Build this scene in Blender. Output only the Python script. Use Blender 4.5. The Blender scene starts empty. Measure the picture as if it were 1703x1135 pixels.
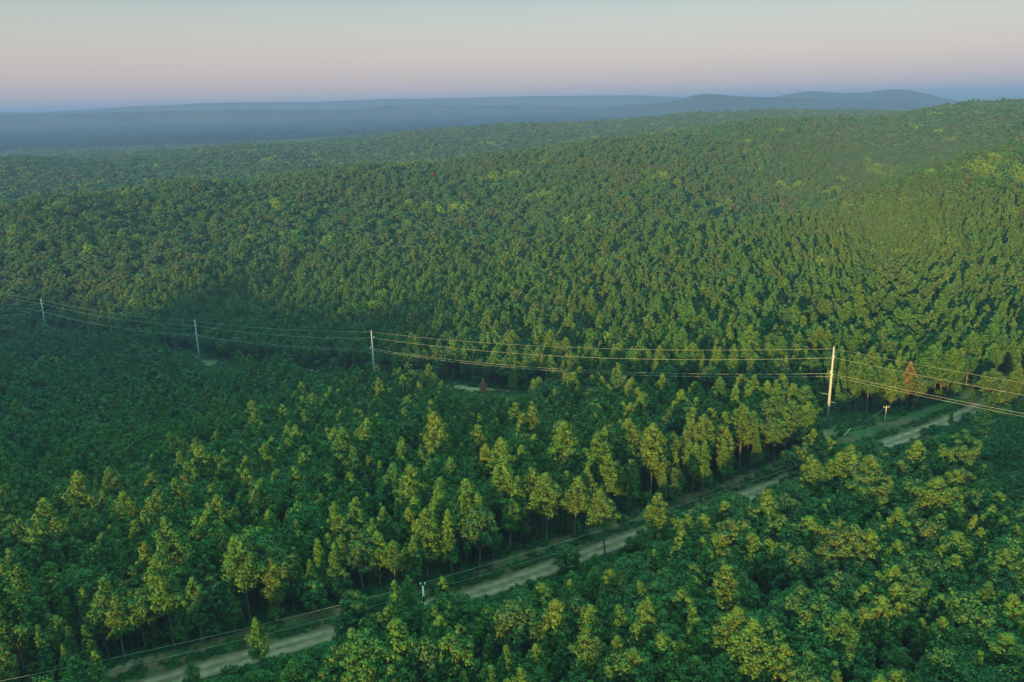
import bpy, math, random
import numpy as np
from mathutils import Matrix, Vector

SC = bpy.context.scene
COL = SC.collection
RNG = np.random.default_rng(11)
random.seed(5)

# ------------------------------------------------------------------ camera
F, CX, CY, H = 1381., 851.5, 567.5, 100.
_th = math.atan((CY-174)/F); _ro = math.radians(1.2)
cf = np.array([0, math.cos(_th), -math.sin(_th)])
_r0 = np.array([1., 0, 0]); _u0 = np.cross(_r0, cf)
cr = math.cos(_ro)*_r0-math.sin(_ro)*_u0
cu = math.cos(_ro)*_u0+math.sin(_ro)*_r0
CAM = np.array([0., 0., H])
cam = bpy.data.cameras.new('camera'); co = bpy.data.objects.new('camera', cam); COL.objects.link(co)
cam.sensor_width = 36; cam.lens = F/1703*36; cam.clip_start = 1; cam.clip_end = 80000
M = Matrix.Identity(4)
for i, v in enumerate((cr, cu, -cf)):
    for j in range(3): M[j][i] = v[j]
M.translation = Vector(CAM)
co.matrix_world = M
SC.camera = co

# ------------------------------------------------------------------ light
SUN_EL, SUN_TRAVEL = 8.0, 25.0       # light travels towards azimuth 25 deg right of forward
ld = np.array([math.sin(math.radians(SUN_TRAVEL)), math.cos(math.radians(SUN_TRAVEL))])   # travel direction
SC.view_settings.view_transform = 'Standard'; SC.view_settings.look = 'None'
SC.view_settings.exposure = 1.6; SC.view_settings.gamma = 1
sun = bpy.data.lights.new('sun', 'SUN'); so = bpy.data.objects.new('sun', sun); COL.objects.link(so)
sun.energy = 5.0; sun.angle = math.radians(1.0); sun.color = (1.0, 0.57, 0.11)
el = math.radians(SUN_EL)
sdir = Vector((ld[0]*math.cos(el), ld[1]*math.cos(el), -math.sin(el)))
so.rotation_euler = sdir.to_track_quat('-Z', 'Y').to_euler()

world = bpy.data.worlds.new("World"); SC.world = world; world.use_nodes = True
wt = world.node_tree; wt.nodes.clear()
def N(t, kind, **kw):
    n = t.nodes.new(kind)
    for k, v in kw.items(): setattr(n, k, v)
    return n
out = N(wt, 'ShaderNodeOutputWorld'); bg = N(wt, 'ShaderNodeBackground'); bg2 = N(wt, 'ShaderNodeBackground'); ad = N(wt, 'ShaderNodeAddShader')
tc = N(wt, 'ShaderNodeTexCoord'); sp = N(wt, 'ShaderNodeSeparateXYZ'); rp = N(wt, 'ShaderNodeValToRGB')
wt.links.new(tc.outputs['Generated'], sp.inputs[0]); wt.links.new(sp.outputs['Z'], rp.inputs[0]); wt.links.new(rp.outputs[0], bg.inputs[0])
sky = N(wt, 'ShaderNodeTexSky', sky_type='NISHITA', sun_disc=False, sun_elevation=el,
        sun_rotation=math.radians(180+SUN_TRAVEL), altitude=150, dust_density=1.2, ozone_density=2.0)
wt.links.new(sky.outputs[0], bg2.inputs[0]); bg2.inputs[1].default_value = 0.018
bg.inputs[1].default_value = 0.73
wt.links.new(bg.outputs[0], ad.inputs[0]); wt.links.new(bg2.outputs[0], ad.inputs[1]); wt.links.new(ad.outputs[0], out.inputs[0])
e = rp.color_ramp
stops = [(0.0, (.21, .18, .215)), (0.02, (.220, .175, .200)), (0.05, (.235, .183, .178)), (0.085, (.212, .194, .174)), (0.13, (.135, .172, .166)),
         (0.2, (.12, .165, .155)), (0.36, (.10, .24, .20)), (1.0, (.42, 1.45, 1.12))]
while len(e.elements) < len(stops): e.elements.new(.5)
for el_, (p, c) in zip(e.elements, stops): el_.position = p; el_.color = (*c, 1)

SC.cycles.max_bounces = 5; SC.cycles.diffuse_bounces = 1; SC.cycles.glossy_bounces = 1
SC.cycles.transmission_bounces = 2; SC.cycles.volume_bounces = 0; SC.cycles.transparent_max_bounces = 4
SC.cycles.use_denoising = True

# ------------------------------------------------------------------ projection helpers (photo pixel <-> world)
def ray(px, py): return cf+cr*(px-CX)/F+cu*(CY-py)/F
def at_z(px, py, z):
    d = ray(px, py); return CAM+d*((z-H)/d[2])
def at_r(px, py, R):
    d = ray(px, py); return CAM+d*(R/math.hypot(d[0], d[1]))
def proj(P):
    v = np.asarray(P, float)-CAM; k = v@cf
    k = np.where(np.abs(k) < 1e-3, 1e-3, k)
    return CX+F*(v@cr)/k, CY-F*(v@cu)/k, k

# ------------------------------------------------------------------ terrain
def lp(x, y):
    r = np.hypot(x, y)+1e-6; k = np.log1p(r/150.)/r
    return np.stack([x*k, y*k], -1)
CP = []
def cz(X, Y, z): CP.append((X, Y, z))
def cpx(px, py, r, off):
    p = at_r(px, py, r); CP.append((p[0], p[1], p[2]-off))
cz(0, 0, 0); cz(0, 60, 0); cz(-60, 60, -1); cz(60, 60, 1); cz(-60, -60, 2); cz(60, -60, 2)
for X, Y, z in ((-120, 110, -3), (-76, 128, -1), (-30, 145, 0), (-2.6, 157, 0), (25, 174, 0), (62, 198, 0), (98.7, 243.8, 0), (115, 231, 0), (144, 250, .5), (180, 272, 1.5),
                (260, 330, 4), (110, 120, 0), (60, 110, 0), (-60, 170, -2), (-40, 215, -5), (20, 215, -2), (60, 250, -2), (20, 260, -7), (-130, 190, -9), (-120, 250, -16), (-200, 230, -20), (-60, 280, -15)):
    cz(X, Y, z)
for X, Y, z in ((-14, 329, -17), (-64.3, 367, -24.7), (-98, 393, -29), (-178.6, 454.4, -39.6), (-319, 551.7, -46), (40, 288, -8), (-250, 360, -33), (-330, 470, -42), (262, 121, 3), (-450, 640, -44)):
    cz(X, Y, z)
for X, Y, z in ((120, 300, 0), (200, 350, 3), (60, 330, -8), (150, 400, 1), (280, 420, 6), (40, 400, -14), (-60, 440, -25), (-180, 530, -34), (0, 500, -14), (-90, 600, -20), (120, 480, 0)):
    cz(X, Y, z)
for a in ((850, 400, 640, 15), (850, 330, 850, 15), (300, 450, 620, 15), (300, 370, 800, 15), (600, 400, 670, 15), (600, 330, 880, 15), (0, 400, 770, 15), (60, 470, 680, 15),
          (1100, 400, 570, 14), (1100, 300, 850, 14),
          (0, 325, 900, 20), (300, 292, 980, 17), (600, 267, 1060, 14), (850, 248, 1150, 14), (1000, 226, 1250, 15), (1250, 197, 1450, 15), (1400, 194, 1650, 13), (1600, 172, 2000, 13), (1703, 168, 2100, 13), (1900, 160, 2200, 13),
          (0, 262, 1850, 12), (400, 240, 2100, 12), (700, 219, 2300, 12), (850, 208, 2400, 12), (1000, 204, 2600, 12), (1150, 190, 2800, 12), (1300, 184, 3000, 12), (1450, 186, 3100, 12),
          (1300, 352, 690, 14), (1450, 300, 800, 14), (1600, 257, 900, 14), (1703, 232, 980, 14), (1900, 210, 900, 14),
          (1400, 386, 540, 19), (1600, 365, 540, 20), (1703, 350, 550, 20), (1200, 392, 560, 15),
          (1300, 352, 810, 25), (1450, 300, 940, 26), (1600, 257, 1060, 26), (1500, 262, 1200, 18), (1650, 215, 1400, 15), (1350, 290, 1000, 15), (1250, 240, 1150, 14)):
    cpx(*a)
# behind the crests the ground falls away
for px, py, r, d in ((0, 325, 1250, 45), (300, 292, 1350, 50), (600, 267, 1500, 55), (850, 248, 1650, 55), (1000, 226, 1800, 60), (1250, 197, 2000, 50), (1400, 194, 2200, 40)):
    p = at_r(px, py, r); zc = at_r(px, py, r*0.73)[2]-14; CP.append((p[0], p[1], min(zc-d*.45, p[2]-35)))
for px, r, z in ((0, 2600, -38), (400, 2900, -38), (800, 3500, -42), (1200, 4200, -45), (1700, 3600, -30), (2100, 3500, -40), (-400, 2200, -40)):
    p = at_r(px, 300, r); CP.append((p[0], p[1], z))
for az in range(-180, 180, 20):
    for r in (6000, 12000, 31000):
        CP.append((r*math.sin(math.radians(az)), r*math.cos(math.radians(az)), -45))
for az in (-175, -140, -100, 100, 140, 175):
    for r, z in ((400, -5), (1500, -15), (3000, -35)):
        CP.append((r*math.sin(math.radians(az)), r*math.cos(math.radians(az)), z))
for az in (-60, -75, 60, 75):
    for r, z in ((500, -25 if az < 0 else 5), (1500, -20 if az < 0 else 30)):
        CP.append((r*math.sin(math.radians(az)), r*math.cos(math.radians(az)), z))
CP = np.array(CP); cl = lp(CP[:, 0], CP[:, 1])
def kern(d): return np.sqrt(d*d+0.05**2)
_A = kern(np.linalg.norm(cl[:, None]-cl[None], axis=-1)); n_ = len(CP)
_A = np.block([[_A-np.eye(n_)*0.004, np.ones((n_, 1))], [np.ones((1, n_)), np.zeros((1, 1))]])
_w = np.linalg.solve(_A, np.append(CP[:, 2], 0))
def noise2(x, y, s, seed):
    v = 0
    g = np.random.default_rng(seed)
    for k in range(5):
        a, b = g.uniform(0, 6.28, 2); th = g.uniform(0, 6.28); f_ = (1+.6*k)/s
        v = v+np.sin(x*math.cos(th)*f_*6.28+y*math.sin(th)*f_*6.28+a+1.3*np.sin((x*math.sin(th)-y*math.cos(th))*f_*3.1+b))/(1+.5*k)
    return v/2.6
def sxy(x, y): return x*ld[1]-y*ld[0], x*ld[0]+y*ld[1]      # across / along the sunlight
def height(x, y):
    x = np.asarray(x, float); y = np.asarray(y, float); shp = x.shape; x = x.ravel(); y = y.ravel()
    z = np.empty(len(x))
    for i in range(0, len(x), 20000):
        q = lp(x[i:i+20000], y[i:i+20000])
        z[i:i+20000] = kern(np.linalg.norm(q[:, None]-cl[None], axis=-1))@_w[:-1]+_w[-1]
    r = np.hypot(x, y)
    amp = np.clip((r-450)/600, 0, 1)
    z += amp*3.0*noise2(x, y, 330, 3)+np.clip((r-3400)/3000, 0, 1)*noise2(x, y, 2600, 8)*16
    s, l = sxy(x, y)                                           # unseen hill added behind, its crest shaped to shade the left
    prof = 40+84*(1/(1+np.exp((s+132)/28)))+9*noise2(s, s*0, 160, 5)
    prof = prof*np.clip(1-(np.abs(s+150)-900)/700, 0, 1)
    z += prof*np.exp(-((l+620)/170)**2)
    return z.reshape(shp)
def H1(x, y): return float(height(np.array([x]), np.array([y]))[0])
def on_ground(px, py, it=8):
    z = 0.
    for _ in range(it):
        p = at_z(px, py, z); z = H1(p[0], p[1])
    return p

# road centre line
RP = [(150, 1165), (230, 1135), (370, 1103), (480, 1072), (620, 1036), (850, 968), (955, 927), (1060, 890), (1250, 822), (1400, 762), (1490, 733), (1600, 692), (1690, 652)]
RW = [at_z(a, b, 0)[:2] for a, b in RP]
RW = [RW[0]+(RW[0]-RW[1])*3]+RW+[RW[-1]+(RW[-1]-RW[-2])*3]
RW = np.array(RW)
def smooth_line(P, step):
    out = []
    for i in range(len(P)-1):
        p0 = P[max(i-1, 0)]; p1 = P[i]; p2 = P[i+1]; p3 = P[min(i+2, len(P)-1)]
        n = max(2, int(np.linalg.norm(p2-p1)/step))
        for k in range(n):
            t = k/n
            out.append(.5*((2*p1)+(-p0+p2)*t+(2*p0-5*p1+4*p2-p3)*t*t+(-p0+3*p1-3*p2+p3)*t**3))
    out.append(P[-1]); return np.array(out)
ROAD = smooth_line(RW, 3.0)
for _ in range(12): ROAD[1:-1] = (ROAD[:-2]+ROAD[1:-1]*2+ROAD[2:])/4
ROWL = np.array([(262, 121), (98.7, 243.8), (-64.3, 367.), (-178.6, 454.4), (-319.2, 551.7), (-460, 640)], float)
def dline(x, y, L):
    """distance to a polyline, signed side (positive = left of travel), nearest parameter"""
    x = np.asarray(x, float); y = np.asarray(y, float)
    best = np.full(x.shape, 1e9); sg = np.zeros(x.shape); tt = np.zeros(x.shape)
    for i in range(len(L)-1):
        a = L[i]; b = L[i+1]; d = b-a; L2 = d@d
        t = np.clip(((x-a[0])*d[0]+(y-a[1])*d[1])/L2, 0, 1)
        qx = x-(a[0]+t*d[0]); qy = y-(a[1]+t*d[1]); q = np.hypot(qx, qy)
        m = q < best
        best = np.where(m, q, best); sg = np.where(m, np.sign(d[0]*qy-d[1]*qx), sg); tt = np.where(m, i+t, tt)
    return best, sg, tt

# ------------------------------------------------------------------ materials
def mat(name):
    m = bpy.data.materials.new(name); m.use_nodes = True; t = m.node_tree
    b = t.nodes['Principled BSDF']; b.inputs['Roughness'].default_value = .8; b.inputs['Specular IOR Level'].default_value = .15
    return m, t, b
def ramp(t, fac, stops):
    r = N(t, 'ShaderNodeValToRGB'); e = r.color_ramp
    while len(e.elements) < len(stops): e.elements.new(.5)
    for q, (p, c) in zip(e.elements, stops): q.position = p; q.color = (*c, 1)
    t.links.new(fac, r.inputs[0]); return r.outputs[0]
def mixc(t, fac, a, b, mode='MIX'):
    m = N(t, 'ShaderNodeMix', data_type='RGBA', blend_type=mode)
    for s, v in ((0, fac), (6, a), (7, b)):
        if hasattr(v, 'is_linked'): t.links.new(v, m.inputs[s])
        elif s == 0: m.inputs[0].default_value = v
        else: m.inputs[s].default_value = (*v, 1)
    return m.outputs[2]
def noise(t, vec, scale, detail=3):
    n = N(t, 'ShaderNodeTexNoise'); n.inputs['Scale'].default_value = scale; n.inputs['Detail'].default_value = detail
    if vec is not None: t.links.new(vec, n.inputs['Vector'])
    return n.outputs[0]
def foliage(name, cols, region=None, trans=0.25, patch=None):
    m, t, b = mat(name); oi = N(t, 'ShaderNodeObjectInfo'); tcn = N(t, 'ShaderNodeTexCoord')
    c = ramp(t, oi.outputs['Random'], [(i/(len(cols)-1), k) for i, k in enumerate(cols)])
    big = noise(t, oi.outputs['Location'], .006, 2)
    if region: 
        f = ramp(t, big, [(.42, (0, 0, 0)), (.62, (1, 1, 1))]); c = mixc(t, f, c, mixc(t, .5, c, region))
    if patch:
        b2 = noise(t, oi.outputs['Location'], .016, 2); f = ramp(t, b2, [(.60, (0, 0, 0)), (.67, (.85, .85, .85))]); c = mixc(t, f, c, patch)
    sm = noise(t, tcn.outputs['Object'], .9, 3)
    f = ramp(t, sm, [(.3, (.62, .62, .62)), (.7, (1.3, 1.3, 1.3))]); c = mixc(t, 1., c, f, 'MULTIPLY')
    b.inputs['Roughness'].default_value = .7
    t.links.new(c, b.inputs['Base Color'])
    tr = N(t, 'ShaderNodeBsdfTranslucent'); t.links.new(mixc(t, 1., c, (1.25, 1.15, .5), 'MULTIPLY'), tr.inputs[0])
    mx = N(t, 'ShaderNodeMixShader'); mx.inputs[0].default_value = trans
    t.links.new(b.outputs[0], mx.inputs[1]); t.links.new(tr.outputs[0], mx.inputs[2]); t.links.new(mx.outputs[0], t.nodes['Material Output'].inputs[0])
    return m
M_PINE = foliage('pine_needles', [(.034, .102, .024), (.056, .130, .024), (.022, .086, .026), (.070, .125, .024), (.038, .108, .026)], (.08, .12, .028), .12)
M_LEAF = foliage('broadleaf_leaves', [(.026, .095, .030), (.048, .118, .028), (.018, .080, .030), (.066, .108, .030), (.032, .102, .026)], (.075, .10, .04), .14)
M_FARLEAF = foliage('far_leaves', [(.028, .092, .030), (.044, .105, .030), (.020, .078, .032), (.060, .090, .030), (.034, .105, .028)], (.058, .088, .034), .12, patch=(.10, .18, .025))
M_FARPINE = foliage('far_needles', [(.026, .095, .028), (.042, .112, .028), (.026, .085, .030), (.056, .102, .026), (.030, .100, .028)], (.052, .098, .030), .1)
M_SHRUB = foliage('shrub_leaves', [(.014, .06, .02), (.026, .085, .022), (.016, .065, .022)], None, .2)
M_GRASS = foliage('grass_blades', [(.014, .065, .016), (.03, .08, .018), (.05, .07, .022)], None, .2)
M_DEAD = foliage('dead_needles', [(.34, .12, .08), (.34, .12, .08)], None, .1)
M_ORANGE = foliage('rust_needles', [(.12, .098, .03), (.12, .098, .03)], None, .1)
M_RED = foliage('red_leaves', [(.30, .05, .04), (.30, .05, .04)], None, .1)
def simple(name, c, rough=.8, metal=0, scale=2., var=.25):
    m, t, b = mat(name); tcn = N(t, 'ShaderNodeTexCoord'); n = noise(t, tcn.outputs['Object'], scale, 4)
    f = ramp(t, n, [(.3, (1-var,)*3), (.7, (1+var,)*3)]); t.links.new(mixc(t, 1., c, f, 'MULTIPLY'), b.inputs['Base Color'])
    b.inputs['Roughness'].default_value = rough; b.inputs['Metallic'].default_value = metal
    return m
M_BARK = simple('bark', (.095, .08, .068), .9, 0, 1.5, .35)
M_BARE = simple('bare_wood', (.52, .50, .46), .8, 0, 2, .15)
M_STEEL = simple('galvanised_steel', (.27, .29, .32), .5, .0, .8, .08)
M_WIRE = simple('wire_aluminium', (.36, .36, .32), .5, .0, .3, .1)
M_WIRE2 = simple('dull_wire', (.28, .28, .26), .6, .0, .3, .1)
M_WOOD = simple('weathered_pole_wood', (.30, .27, .22), .85, 0, 2, .2)
M_PALE = simple('pale_pole_wood', (.55, .53, .42), .8, 0, 2, .12)
M_DARK = simple('dark_metal', (.03, .03, .03), .6)
M_INS = simple('insulator', (.62, .64, .66), .4)
M_GUARD = simple('guard_plastic', (.62, .52, .16), .5)

def ground_material():
    m, t, b = mat('ground_cover'); g = N(t, 'ShaderNodeNewGeometry').outputs['Position']
    at = N(t, 'ShaderNodeAttribute', attribute_name='cover'); sp = N(t, 'ShaderNodeSeparateColor'); t.links.new(at.outputs['Color'], sp.inputs[0])
    n1 = noise(t, g, .35, 5); n2 = noise(t, g, .02, 6); n3 = noise(t, g, 1.6, 4); n4 = noise(t, g, .0016, 4)
    forest = ramp(t, n1, [(.35, (.016, .030, .014)), (.65, (.035, .045, .024))])
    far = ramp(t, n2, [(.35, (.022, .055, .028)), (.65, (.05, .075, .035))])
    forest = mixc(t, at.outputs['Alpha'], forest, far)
    grass = ramp(t, n3, [(.3, (.014, .050, .014)), (.7, (.040, .080, .022))])
    dirt = ramp(t, n1, [(.3, (.09, .034, .022)), (.7, (.17, .07, .045))])
    sand = ramp(t, n3, [(.3, (.26, .16, .10)), (.7, (.38, .25, .16))])
    c = mixc(t, sp.outputs[0], forest, grass)
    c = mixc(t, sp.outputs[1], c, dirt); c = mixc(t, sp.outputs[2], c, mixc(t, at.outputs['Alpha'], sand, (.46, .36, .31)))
    t.links.new(c, b.inputs['Base Color']); b.inputs['Roughness'].default_value = .95
    bp = N(t, 'ShaderNodeBump'); bp.inputs['Strength'].default_value = .6; bp.inputs['Distance'].default_value = .4
    t.links.new(n1, bp.inputs['Height']); t.links.new(bp.outputs[0], b.inputs['Normal'])
    return m
def road_material():
    m, t, b = mat('gravel_road'); tcn = N(t, 'ShaderNodeTexCoord'); uv = tcn.outputs['UV']; g = N(t, 'ShaderNodeNewGeometry').outputs['Position']
    s = N(t, 'ShaderNodeSeparateXYZ'); t.links.new(uv, s.inputs[0])
    base = ramp(t, noise(t, g, .5, 6), [(.3, (.12, .064, .044)), (.7, (.25, .135, .092))])
    wob = noise(t, g, .12, 3)
    ad_ = N(t, 'ShaderNodeMath', operation='MULTIPLY_ADD'); t.links.new(wob, ad_.inputs[0]); ad_.inputs[1].default_value = .12; t.links.new(s.outputs[0], ad_.inputs[2])
    tr = ramp(t, ad_.outputs[0], [(.0, (.40, .42, .32)), (.12, (.75, .74, .7)), (.25, (1.25, 1.25, 1.28)), (.36, (1.05, 1.02, 1.)), (.50, (.62, .62, .56)), (.62, (.9, .9, .9)), (.74, (1.28, 1.28, 1.32)), (.86, (.85, .83, .8)), (1., (.40, .42, .32))])
    c = mixc(t, 1., base, tr, 'MULTIPLY')
    c = mixc(t, ramp(t, noise(t, g, 6, 3), [(.45, (0, 0, 0)), (.8, (.5, .5, .5))]), c, (.30, .18, .13))
    t.links.new(c, b.inputs['Base Color']); b.inputs['Roughness'].default_value = .95
    bp = N(t, 'ShaderNodeBump'); bp.inputs['Strength'].default_value = .5; bp.inputs['Distance'].default_value = .08
    t.links.new(noise(t, g, 4, 4), bp.inputs['Height']); t.links.new(bp.outputs[0], b.inputs['Normal'])
    return m
M_GROUND = ground_material(); M_ROAD = road_material()
M_MTN = simple('wooded_mountain', (.016, .026, .022), .95, 0, .004, .35)

# ------------------------------------------------------------------ mesh helpers
def make_mesh(name, V, faces, mats, mi=None, smooth=False):
    """faces: list of index arrays, each (n,k)"""
    me = bpy.data.meshes.new(name); V = np.asarray(V, np.float32)
    me.vertices.add(len(V)); me.vertices.foreach_set('co', V.ravel())
    loops = np.concatenate([f.ravel() for f in faces]).astype(np.int32)
    cnt = np.concatenate([np.full(len(f), f.shape[1]) for f in faces]).astype(np.int32)
    me.loops.add(len(loops)); me.loops.foreach_set('vertex_index', loops)
    me.polygons.add(len(cnt)); me.polygons.foreach_set('loop_start', np.concatenate([[0], np.cumsum(cnt)[:-1]]).astype(np.int32))
    for m in mats: me.materials.append(m)
    if mi is not None: me.polygons.foreach_set('material_index', np.asarray(mi, np.int32))
    if smooth: me.polygons.foreach_set('use_smooth', np.ones(len(cnt), bool))
    me.update(calc_edges=True); me.validate()
    return me
class MB:
    def __init__(s): s.V = []; s.Q = []; s.n = 0
    def add(s, V, Q):
        s.V.append(np.asarray(V, float)); s.Q.append(np.asarray(Q, int)+s.n); s.n += len(V)
    def tube(s, pts, rad, k=6, cap=True):
        pts = np.asarray(pts, float); n = len(pts); rad = np.broadcast_to(rad, n)
        d = np.gradient(pts, axis=0); d /= np.linalg.norm(d, axis=1)[:, None]+1e-9
        up = np.array([0, 0, 1.]) if abs(d[0][2]) < .9 else np.array([1., 0, 0])
        a = np.cross(d, up); a /= np.linalg.norm(a, axis=1)[:, None]+1e-9; b = np.cross(d, a)
        th = np.arange(k)/k*2*math.pi
        V = pts[:, None]+rad[:, None, None]*(a[:, None]*np.cos(th)[None, :, None]+b[:, None]*np.sin(th)[None, :, None])
        i = np.arange(n-1)[:, None]*k; j = np.arange(k)[None]
        Q = np.stack([i+j, i+(j+1) % k, i+k+(j+1) % k, i+k+j], -1).reshape(-1, 4)
        V = V.reshape(-1, 3)
        if cap:
            V = np.vstack([V, pts[0], pts[-1]]); c0 = n*k; c1 = c0+1
            e = [[c0, (x+1) % k, x, c0] for x in range(k)]+[[c1, (n-1)*k+x, (n-1)*k+(x+1) % k, c1] for x in range(k)]
            s.add(V, Q); s.T = getattr(s, 'T', []); s.T.append(np.array(e)[:, :3]+s.n-len(V)); return
        s.add(V, Q)
    def box(s, c, size, R=None):
        c = np.array(c, float); h = np.array(size)/2
        V = np.array([[x, y, z] for x in (-1, 1) for y in (-1, 1) for z in (-1, 1)])*h
        if R is not None: V = V@np.array(R).T
        s.add(V+c, [[0, 1, 3, 2], [4, 6, 7, 5], [0, 4, 5, 1], [2, 3, 7, 6], [0, 2, 6, 4], [1, 5, 7, 3]])
    def mesh(s, name, m, smooth=False):
        fs = [np.vstack(s.Q)]
        if getattr(s, 'T', None): fs.append(np.vstack(s.T))
        return make_mesh(name, np.vstack(s.V), fs, [m], smooth=smooth)
def obj(name, me, parent=None, label=None, cat=None, group=None, kind=None, loc=None):
    o = bpy.data.objects.new(name, me); COL.objects.link(o)
    if parent is not None: o.parent = parent
    if loc is not None: o.location = loc
    for k, v in (('label', label), ('category', cat), ('group', group), ('kind', kind)):
        if v: o[k] = v
    return o

# ------------------------------------------------------------------ trees
def puffs(C, Rr, n, size, rng, up=.35, jit=.55, flat=.8):
    """quads laid over clumps: C centres, Rr radii, n quads each"""
    K = len(C); C = np.repeat(C, n, 0); R_ = np.repeat(Rr, n)
    d = rng.normal(size=(K*n, 3)); d[:, 2] += up*1.2; d /= np.linalg.norm(d, axis=1)[:, None]
    p = C+d*(R_*rng.uniform(.55, 1.12, K*n))[:, None]*np.array([1, 1, flat])
    nn = d+rng.normal(size=(K*n, 3))*jit; nn /= np.linalg.norm(nn, axis=1)[:, None]
    t = np.cross(nn, rng.normal(size=(K*n, 3))); t /= np.linalg.norm(t, axis=1)[:, None]; b = np.cross(nn, t)
    sz = size*rng.uniform(.6, 1.35, K*n)[:, None]
    q = np.stack([p-t*sz*.5-b*sz*.3, p+t*sz*.5-b*sz*.35, p+t*sz*.45+b*sz*.35, p-t*sz*.35+b*sz*.45], 1)
    return q.reshape(-1, 3), np.arange(K*n*4).reshape(-1, 4)
def pine(rng, h, rad, base, npuff, qn, size, style):
    """trunk MB, crown (V,Q). style: 'cone' young pointed, 'tall' irregular mature pine"""
    tr = MB(); k = 7; zz = np.linspace(0, h*.97, k); off = np.cumsum(rng.normal(size=(k, 2))*.012*h, 0)*np.linspace(0, 1, k)[:, None]*.6
    tp = np.column_stack([off, zz]); tr.tube(tp, np.linspace(.011*h+.05, .03, k), 6, False)
    C = []; R_ = []
    golden = rng.uniform(0, 6.28)
    for i in range(npuff):
        u = (i+rng.uniform(0, 1))/npuff                        # 0 top .. 1 base of crown
        if style == 'cone': r = rad*(.10+.95*u**.75)*(1 if u < .8 else 1.15-.6*(u-.55)); pr = rad*(.17+.22*u)*rng.uniform(.85, 1.15)
        elif style == 'tall': r = rad*min(1, .08+(u/.48)**.8)*(1-.9*max(0, u-.7))*rng.uniform(.6, 1.15); pr = rad*(.16+.16*min(1, u*2))*rng.uniform(.85, 1.2)
        else: r = rad*min(1, .13+(u/.48)**.8)*(1-.8*max(0, u-.7))*rng.uniform(.75, 1.1); pr = rad*(.17+.16*min(1, u*2))*rng.uniform(.85, 1.2)
        z = h-(h-base)*u**.95; a = golden+i*2.4+rng.uniform(-.5, .5)
        rr = r*rng.uniform(.45, 1.)-pr*.35; rr = max(rr, 0)
        ax = np.array([np.interp(z, zz, tp[:, 0]), np.interp(z, zz, tp[:, 1])])
        c = np.array([ax[0]+rr*math.cos(a), ax[1]+rr*math.sin(a), z-pr*.5]); C.append(c); R_.append(pr)
        if rr > .35*rad and style != 'cone': tr.tube([(ax[0], ax[1], z-rr*.35-.2), (c[0], c[1], c[2]-.1)], [.07, .03], 3, False)
    C.append(np.array([tp[-1][0], tp[-1][1], h-.25*rad])); R_.append(rad*.2)
    V, Q = puffs(np.array(C), np.array(R_), qn, size, rng, up=.45, jit=.42, flat=.95)
    return tr, V, Q
def broad(rng, h, rad, base, npuff, qn, size, ragged=.25):
    tr = MB(); k = 5; zz = np.linspace(0, h*.7, k); tp = np.column_stack([np.cumsum(rng.normal(size=(k, 2))*.02*h, 0)*np.linspace(0, 1, k)[:, None], zz])
    tr.tube(tp, np.linspace(.014*h+.06, .06, k), 6, False)
    C = []; R_ = []; hc = (h-base)/2; cz_ = base+hc
    for i in range(npuff):
        u = 1-2*(i+.5)/npuff*.82; a = i*2.39996+rng.uniform(-.4, .4); s = math.sqrt(max(0, 1-u*u)); w = rng.uniform(1-ragged*1.5, 1+ragged*.5)
        c = np.array([s*math.cos(a)*rad*w*.78, s*math.sin(a)*rad*w*.78, cz_+u*hc*w*.8]); pr = rad*rng.uniform(.18, .32)
        C.append(c); R_.append(pr)
        if i % 3 == 0: tr.tube([tp[2+(i % 3)], (tp[3]+c)/2+np.array([0, 0, -.3]), c], [.10, .07, .03], 3, False)
    V, Q = puffs(np.array(C), np.array(R_), qn, size, rng, up=.3, jit=.40, flat=.85)
    return tr, V, Q
SPEC = {  # h, rad, crown base, puffs, quads per puff, quad size
    'young_pine': lambda r, q: pine(r, 14*r.uniform(.9, 1.1), 2.1*r.uniform(.85, 1.15), 4.0, int(56*q[0]), int(52*q[1]), .27*q[2], 'cone'),
    'tall_pine': lambda r, q: pine(r, 18.5*r.uniform(.92, 1.08), 3.35*r.uniform(.85, 1.15), 8.8, int(62*q[0]), int(62*q[1]), .32*q[2], 'tall'),
    'round_pine': lambda r, q: pine(r, 15.5*r.uniform(.9, 1.1), 2.7*r.uniform(.85, 1.15), 5.5, int(62*q[0]), int(58*q[1]), .29*q[2], 'oval'),
    'broadleaf': lambda r, q: broad(r, 14.5*r.uniform(.88, 1.12), 3.6*r.uniform(.85, 1.15), 4.0, int(64*q[0]), int(72*q[1]), .31*q[2], .3),
    'understory': lambda r, q: broad(r, 6.5*r.uniform(.85, 1.2), 2.5, .8, int(30*q[0]), int(60*q[1]), .30*q[2], .35),
}
KIND = list(SPEC)
NV = {'young_pine': 5, 'tall_pine': 5, 'round_pine': 5, 'broadleaf': 6, 'understory': 3}
PARTS = {}                                     # (kind, variant) -> crown mesh, trunk mesh, height, radius
def make_collection(cname, q, leafmats):
    c = bpy.data.collections.new(cname); order = []; idx = 0
    for k in KIND:
        for v in range(NV[k]):
            rng = np.random.default_rng(1000+KIND.index(k)*50+v)
            tr, V, Q = SPEC[k](rng, q)
            m = leafmats[k]; TV = np.vstack(tr.V); TQ = np.vstack(tr.Q)
            if q[0] == 1.:
                PARTS[(k, v)] = (make_mesh('crown', V, [Q], [m]), make_mesh('trunk', TV, [TQ], [M_BARK], smooth=True), V[:, 2].max(), np.abs(V[:, :2]).max())
            me = make_mesh('%s_%s' % (cname, k), np.vstack([V, TV]), [Q, TQ+len(V)], [m, M_BARK], np.concatenate([np.zeros(len(Q)), np.ones(len(TQ))]))
            o = bpy.data.objects.new('%s_%03d' % (cname, idx), me); c.objects.link(o); order.append((k, v)); idx += 1
    return c, order
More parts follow.
